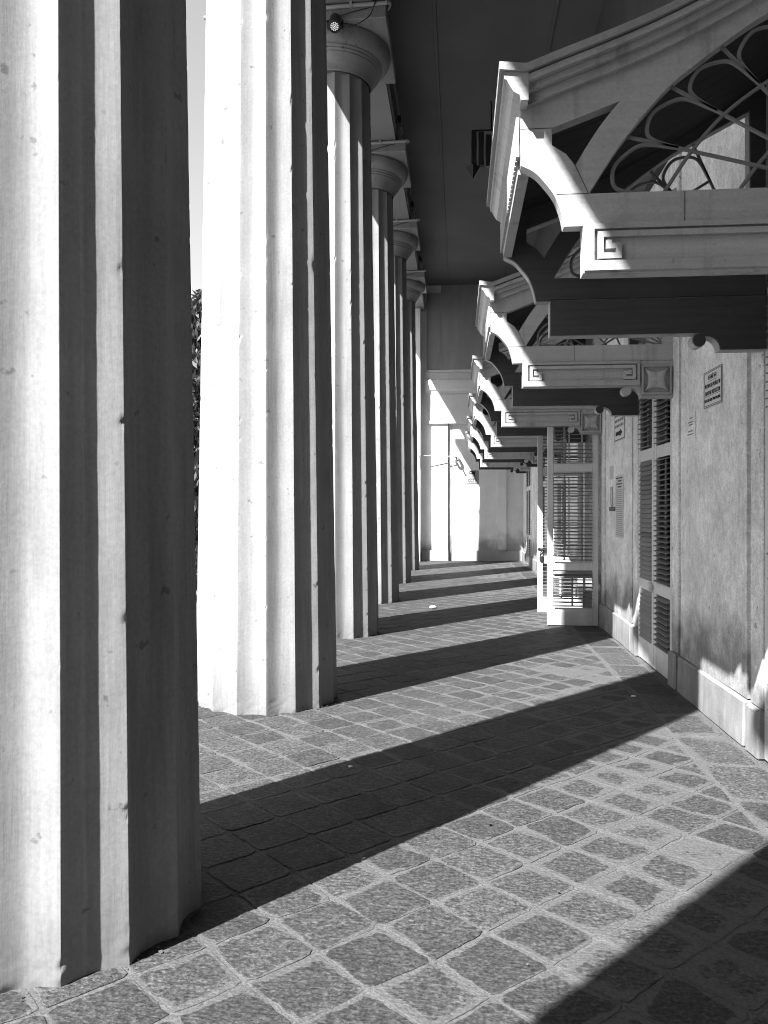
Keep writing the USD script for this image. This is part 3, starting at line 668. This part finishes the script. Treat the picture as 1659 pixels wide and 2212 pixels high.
# Devanagari letters as strokes in a box 0.7 wide, head line at y = 1
DV = {'म': [[(.15, 1), (.15, .35)], circ(.12, .28, .10), [(.15, .45), (.55, .45)], [(.55, 1), (.55, 0)]],
      'ह': [[(.3, 1), (.3, .78), (.12, .7), (.14, .5), (.42, .58), (.46, .4), (.3, .28), (.2, .12), (.4, -.02)]],
      'त': [[(.12, .15), (.08, .4), (.25, .6), (.52, .55)], [(.52, 1), (.52, 0)]],
      'व': [circ(.27, .45, .18), [(.52, 1), (.52, 0)]],
      'च': [[(.05, .62), (.5, .62)], [(.18, .62), (.14, .35), (.32, .22), (.5, .38)], [(.52, 1), (.52, 0)]],
      'स': [[(.12, 1), (.28, .8), (.12, .55), (.36, .1)], [(.18, .5), (.52, .5)], [(.54, 1), (.54, 0)]],
      'न': [circ(.12, .48, .08), [(.2, .48), (.52, .48)], [(.52, 1), (.52, 0)]],
      'य': [[(.1, 1), (.24, .8), (.1, .55), (.22, .3), (.5, .4)], [(.52, 1), (.52, 0)]],
      'थ': [circ(.18, .86, .08), [(.24, .8), (.12, .55), (.26, .3), (.5, .42)], [(.54, 1), (.54, 0)]],
      'ग': [[(.14, 1), (.14, .35)], circ(.10, .32, .07), [(.48, 1), (.48, 0)]],
      'र': [[(.22, 1), (.34, .78), (.14, .55), (.36, .05)]],
      'ल': [[(.06, .3), (.14, .58), (.28, .35), (.36, .6), (.5, .5)], [(.52, 1), (.52, 0)]],
      'आ': [[(.06, .85), (.26, .75), (.12, .52), (.3, .4), (.16, .12), (.04, .25)], [(.18, .52), (.44, .52)], [(.44, 1), (.44, 0)], [(.62, 1), (.62, 0)]],
      'क': [circ(.16, .5, .12), [(.3, 1), (.3, 0)], [(.3, .6), (.5, .62), (.54, .3)]],
      'प': [[(.14, 1), (.14, .5), (.3, .36), (.52, .42)], [(.52, 1), (.52, 0)]],
      'श': [circ(.16, .78, .08), [(.22, .7), (.12, .45), (.32, .1)], [(.52, 1), (.52, 0)]],
      'ख': [[(.1, 1), (.22, .8), (.08, .4), (.24, .2)], circ(.36, .45, .12), [(.56, 1), (.56, 0)]]}
MK = {'ा': [[(.12, 1), (.12, 0)]], 'ी': [[(.12, 1), (.12, 0)], [(.12, 1), (0, 1.25), (-.3, 1.2)]], 'ू': [[(-.25, -.05), (-.05, -.22), (.12, -.18)]], 'े': [[(-.1, 1), (-.32, 1.28)]],
      'ं': [circ(-.2, 1.2, .05, n=6)], 'ृ': [[(-.3, -.05), (-.42, -.2), (-.25, -.3)]], '्': [[(-.35, -.02), (-.2, -.2)]]}
def deva(words, h, width, x0, y0, wt=.12):
    L, x = [], 0
    for wd in words:
        xs = x
        for ch in wd:
            if ch in DV: L += [[(x + a, b) for a, b in s] for s in DV[ch]]; x += .66
            elif ch in MK:
                L += [[(x + a, b) for a, b in s] for s in MK[ch]]; x += .24 if ch in 'ाी' else 0
        L.append([(xs - .04, 1), (x + .02, 1)]); x += .34
    sx = width / (x - .34)
    return strokes([[(x0 + a * sx, y0 + b * h) for a, b in s] for s in L], wt * h)
def frame(w, h, inset, t): return trimesh.creation.extrude_polygon(sbox(inset, inset, w - inset, h - inset).difference(sbox(inset + t, inset + t, w - inset - t, h - inset - t)), .0012, engine='earcut')
def plate(w, h, t=.004): return bx(0, w, 0, h, -t, 0)
def words(n, w, h, x, y, r, wt):                                   # faded unreadable print, word by word
    L, cx = [], x
    while cx < x + w - .004:
        l = min(w * (.10 + .18 * r.random()), x + w - cx); L.append([(cx, y + h * (r.random() - .5) * .1), (cx + l, y + h * (r.random() - .5) * .1)]); cx += l + w * .05
    return L
s1 = thing('notice_board', 'framed white notice in two scripts on the near pier', 'notice')
W1, H1 = .405, .262; Y1, Z1 = 6.13, 2.226
P1 = lambda m, lift=.007: on_wall(m, Y1, Z1, lift)
obj('panel', P1(plate(W1, H1, .006)), PAPER, s1)
obj('border_line', P1(frame(W1, H1, .0015, .0035), .0072), INK, s1); obj('border_line', P1(frame(W1, H1, .011, .004), .0072), INK, s1)
obj('heading_lettering', P1(deva(['महत्वाची', 'सूचना'], .030, .19, .10, .196), .0072), INK, s1)
obj('underline', P1(bx(.10, .292, .182, .1845, 0, .0012), .0072), INK, s1)
obj('sentence_lettering', P1(deva(['येथे', 'ग्रंथालय', 'आहे', 'कृपया', 'शांतता', 'राखा'], .027, .345, .027, .138, .13), .0072), INK, s1)
obj('capital_lettering', P1(fit_text('IMPORTANT INSTRUCTION', .335, .028, .034, .088, True), .0072), INK, s1)
obj('underline', P1(bx(.032, .372, .078, .0805, 0, .0012), .0072), INK, s1)
obj('small_lettering', P1(fit_text('Here is the Library. Please keep quiet.', .355, .024, .024, .040, True), .0072), INK, s1)
r = np.random.default_rng(5)
s2 = thing('paper_notice', 'small faded paper stuck on the near pier below the framed notice', 'notice')
obj('sheet', on_wall(plate(.23, .19, .001), 6.60, 2.05, .002), PLASTER, s2)
LN = []
for z_, x_, w_ in ((.150, .09, .07), (.118, .05, .15), (.098, .07, .10), (.048, .05, .13), (.024, .03, .16)): LN += words(3, w_, .01, x_, z_, r, .008)
obj('faded_print', on_wall(strokes(LN, .009), 6.60, 2.05, .0023), FADED, s2)
s3 = thing('arrow_sign', 'white sign with a black arrow on the pier before the open door', 'sign')
W3, H3, Y3, Z3 = .575, .50, 9.565, 2.262
obj('panel', on_wall(plate(W3, H3, .006), Y3, Z3, .007), PAPER, s3)
obj('border_line', on_wall(frame(W3, H3, .004, .009), Y3, Z3, .0072), INK, s3)
obj('arrow', on_wall(trimesh.creation.extrude_polygon(Polygon([(.09, .058), (.33, .058), (.33, .035), (.47, .080), (.33, .125), (.33, .102), (.09, .102)]), .0012, engine='earcut'), Y3, Z3, .0072), INK, s3)
LN = []
for z_ in (.165, .225, .285, .345, .405, .455): LN += words(5, .47, .02, .05, z_, r, .02)
obj('print_lines', on_wall(strokes(LN, .030), Y3, Z3, .0072), FADED, s3)
s4 = thing('paper_notice', 'long faded printed sheet beside the open door leaf', 'notice')
obj('sheet', on_wall(plate(.42, .70, .001), 9.50, 1.17, .002), WORNPAPER, s4)
LN = []
for q in range(24): LN += words(6, .34, .004, .04, .03 + q * .022, r, .006)
obj('faded_print', on_wall(strokes(LN, .006), 9.50, 1.17, .0024), FADED, s4)
LN = []
for q, (x_, w_) in enumerate(((.12, .2), (.05, .32), (.14, .2), (.03, .34))): LN += words(4, w_, .01, x_, .57 + q * .033, r, .012)
obj('heading_print', on_wall(strokes(LN, .014), 9.50, 1.17, .0024), INK, s4)
tag(obj('name_plate', on_wall(cbx(0, .34, 0, .048, -.008, 0, .003), 9.87, 1.467, .009), BLACK), 'small black plate on the pier under the wire loop', 'plate')
tag(obj('wire_loop', tube(smooth_path([(XW - .012, 9.74, 1.75), (XW - .012, 9.75, 1.60), (XW - .012, 9.72, 1.535), (XW - .012, 9.66, 1.53), (XW - .012, 9.64, 1.60), (XW - .012, 9.65, 1.75)], 6), .006, 6), STEEL), 'thin wire loop hanging on the pier above the black plate', 'wire')
tag(obj('paper_scrap', cat_(on_wall(plate(.20, .16, .001), 9.86, 1.84, .002)), WORNPAPER), 'torn remains of a paper stuck on the pier above the black plate', 'paper')
def on_end(m, x, z, lift=.004):
    m = m.copy(); v = np.array(m.vertices); m.vertices = np.stack([x + v[:, 0], YE - .001 - lift - v[:, 2], z + v[:, 1]], -1); m.fix_normals(); return m
s5 = thing('cctv_sign', 'white sign with a camera picture and CCTV lettering on the end wall', 'sign')
W5, H5, X5, Z5 = .335, .385, .228, 2.183
E5 = lambda m, l=.009: on_end(m, X5, Z5, l)
obj('panel', E5(plate(W5, H5, .008)), SIGNP, s5); obj('border_line', E5(frame(W5, H5, .003, .010), .0093), INK, s5)
camp = unary_union([affinity.rotate(sbox(.09, .285, .235, .355).buffer(.012), -6), Polygon([(.20, .30), (.235, .30), (.235, .245), (.20, .245)]), Polygon([(.18, .245), (.265, .245), (.265, .232), (.18, .232)])]).difference(Point(.118, .325).buffer(.024))
obj('camera_picture', E5(trimesh.creation.extrude_polygon(camp, .0012, engine='earcut'), .0093), INK, s5)
obj('lettering', E5(cat_(fit_text('These Premises', .25, .019, .042, .193, True), fit_text('are under', .16, .019, .088, .151, True)), .0093), INK, s5)
obj('capital_lettering', E5(fit_text('CCTV', .25, .078, .042, .062, True), .0093), INK, s5)
obj('lettering', E5(fit_text('Surveillance', .20, .019, .065, .027, True), .0093), INK, s5)

# ------------------------------------------------------------------ litter on the floor
def scrap(name, label, x, y, s, seed, m_=PAPER):
    ic = trimesh.creation.icosphere(2, 1.0); v = np.array(ic.vertices); q = meshkit.fbm(v * 2.1 + seed, 3, seed); v = v * (.45 + .9 * q)[:, None] * np.array([s, s * .7, s * .4]); v[:, 2] += -v[:, 2].min() + .006
    ic.vertices = v + np.array([x, y, 0]); tag(obj(name, ic, m_), label, 'litter')
scrap('crumpled_paper', 'crumpled white paper on the sunlit strip of floor by the fourth column shadow', -.38, 12.05, .055, 3)
scrap('paper_scrap', 'tiny white scrap in the large shadow near the second column', -.62, 4.62, .014, 5)
scrap('paper_scrap', 'small white scrap lying in the shadow close to the wall', 1.38, 6.55, .02, 9)

# dust, plaster flakes and leaf bits gathered in the corners of the floor
def grit(n, seed):
    r = np.random.default_rng(seed); V, Fc = [], []
    for k in range(n):
        u = r.random()
        if u < .5: x, y = XW - .034 - abs(r.normal(0, .05)), 3 + r.random() ** 1.4 * 19
        elif u < .8:
            a = -math.pi / 2 + r.normal(0, 1.0) + .5; kk = r.integers(0, 4); x, y = COLX + (.545 + abs(r.normal(0, .03))) * math.cos(a), COLY0 + kk * PITCH_Y + (.545 + abs(r.normal(0, .03))) * math.sin(a)
        else: x, y = -1.0 + r.random() * 2.7, 2 + r.random() * 9
        s = .002 + .005 * r.random() ** 4; a = r.random(3) * 6.28
        c = np.array([x, y, .009 + s * .3]); o = len(V)
        P = r.normal(size=(4, 3)) * s * np.array([1, 1, .45]); V += [c + p for p in P]
        Fc += [(o, o + 1, o + 2), (o, o + 2, o + 3), (o, o + 3, o + 1), (o + 1, o + 3, o + 2)]
    return trimesh.Trimesh(np.array(V), np.array(Fc), process=False)
tag(obj('grit', grit(1500, 12), GRIT), 'small plaster flakes and grit lying along the wall foot and column bases', 'grit', kind='stuff')

# ------------------------------------------------------------------ tree and hedge outside
def leaves(n, fn, size, seed, droop=.6):
    r = np.random.default_rng(seed); C_ = fn(r, n)
    a = r.normal(size=(n, 3)); a[:, 2] -= droop * 2; a /= np.linalg.norm(a, axis=1, keepdims=True)
    b = np.cross(a, r.normal(size=(n, 3))); b /= np.linalg.norm(b, axis=1, keepdims=True)
    L = size * (.7 + .6 * r.random((n, 1))); W = L * .16
    V = np.stack([C_, C_ + a * L * .5 + b * W, C_ + a * L, C_ + a * L * .5 - b * W], 1).reshape(-1, 3)
    i = np.arange(n)[:, None] * 4
    return trimesh.Trimesh(V, np.vstack([i + [0, 1, 2], i + [0, 2, 3]]), process=False)
def mast(r, n):
    z = .3 + r.random(n) ** 1.05 * 6.9; rad = .95 * np.clip((7.3 - z) / 2.2, .06, 1) ** .7
    a = r.random(n) * 6.283; q = np.sqrt(r.random(n)) * rad * (1 + .22 * np.sin(z * 6 + a * 3))
    return np.stack([q * np.cos(a), q * np.sin(a), z], -1)
tr = thing('mast_tree', 'dark narrow tree with hanging leaves seen between the first two columns', 'tree', (-5.85, 18.3, -.62))
obj('trunk', tube([(0, 0, 0), (.03, .02, 3), (0, 0, 7.0)], [.13, .09, .02], 10), BARK, tr)
obj('crown', leaves(16000, mast, .20, 4, 1.2), LEAF, tr)
def hdg(r, n): 
    y = r.random(n) * 46; return np.stack([(r.random(n) - .5) * 1.6 + .3 * np.sin(y * 2.1), y, r.random(n) ** .7 * (1.9 + .35 * np.sin(y * 1.3))], -1)
tag(obj('hedge', (lambda m: (m.apply_translation((-13.5, 26, -.62)), m)[1])(leaves(22000, hdg, .28, 6, .1)), LEAF), 'far dark hedge outside, glimpsed between the first two columns', 'hedge', kind='stuff')
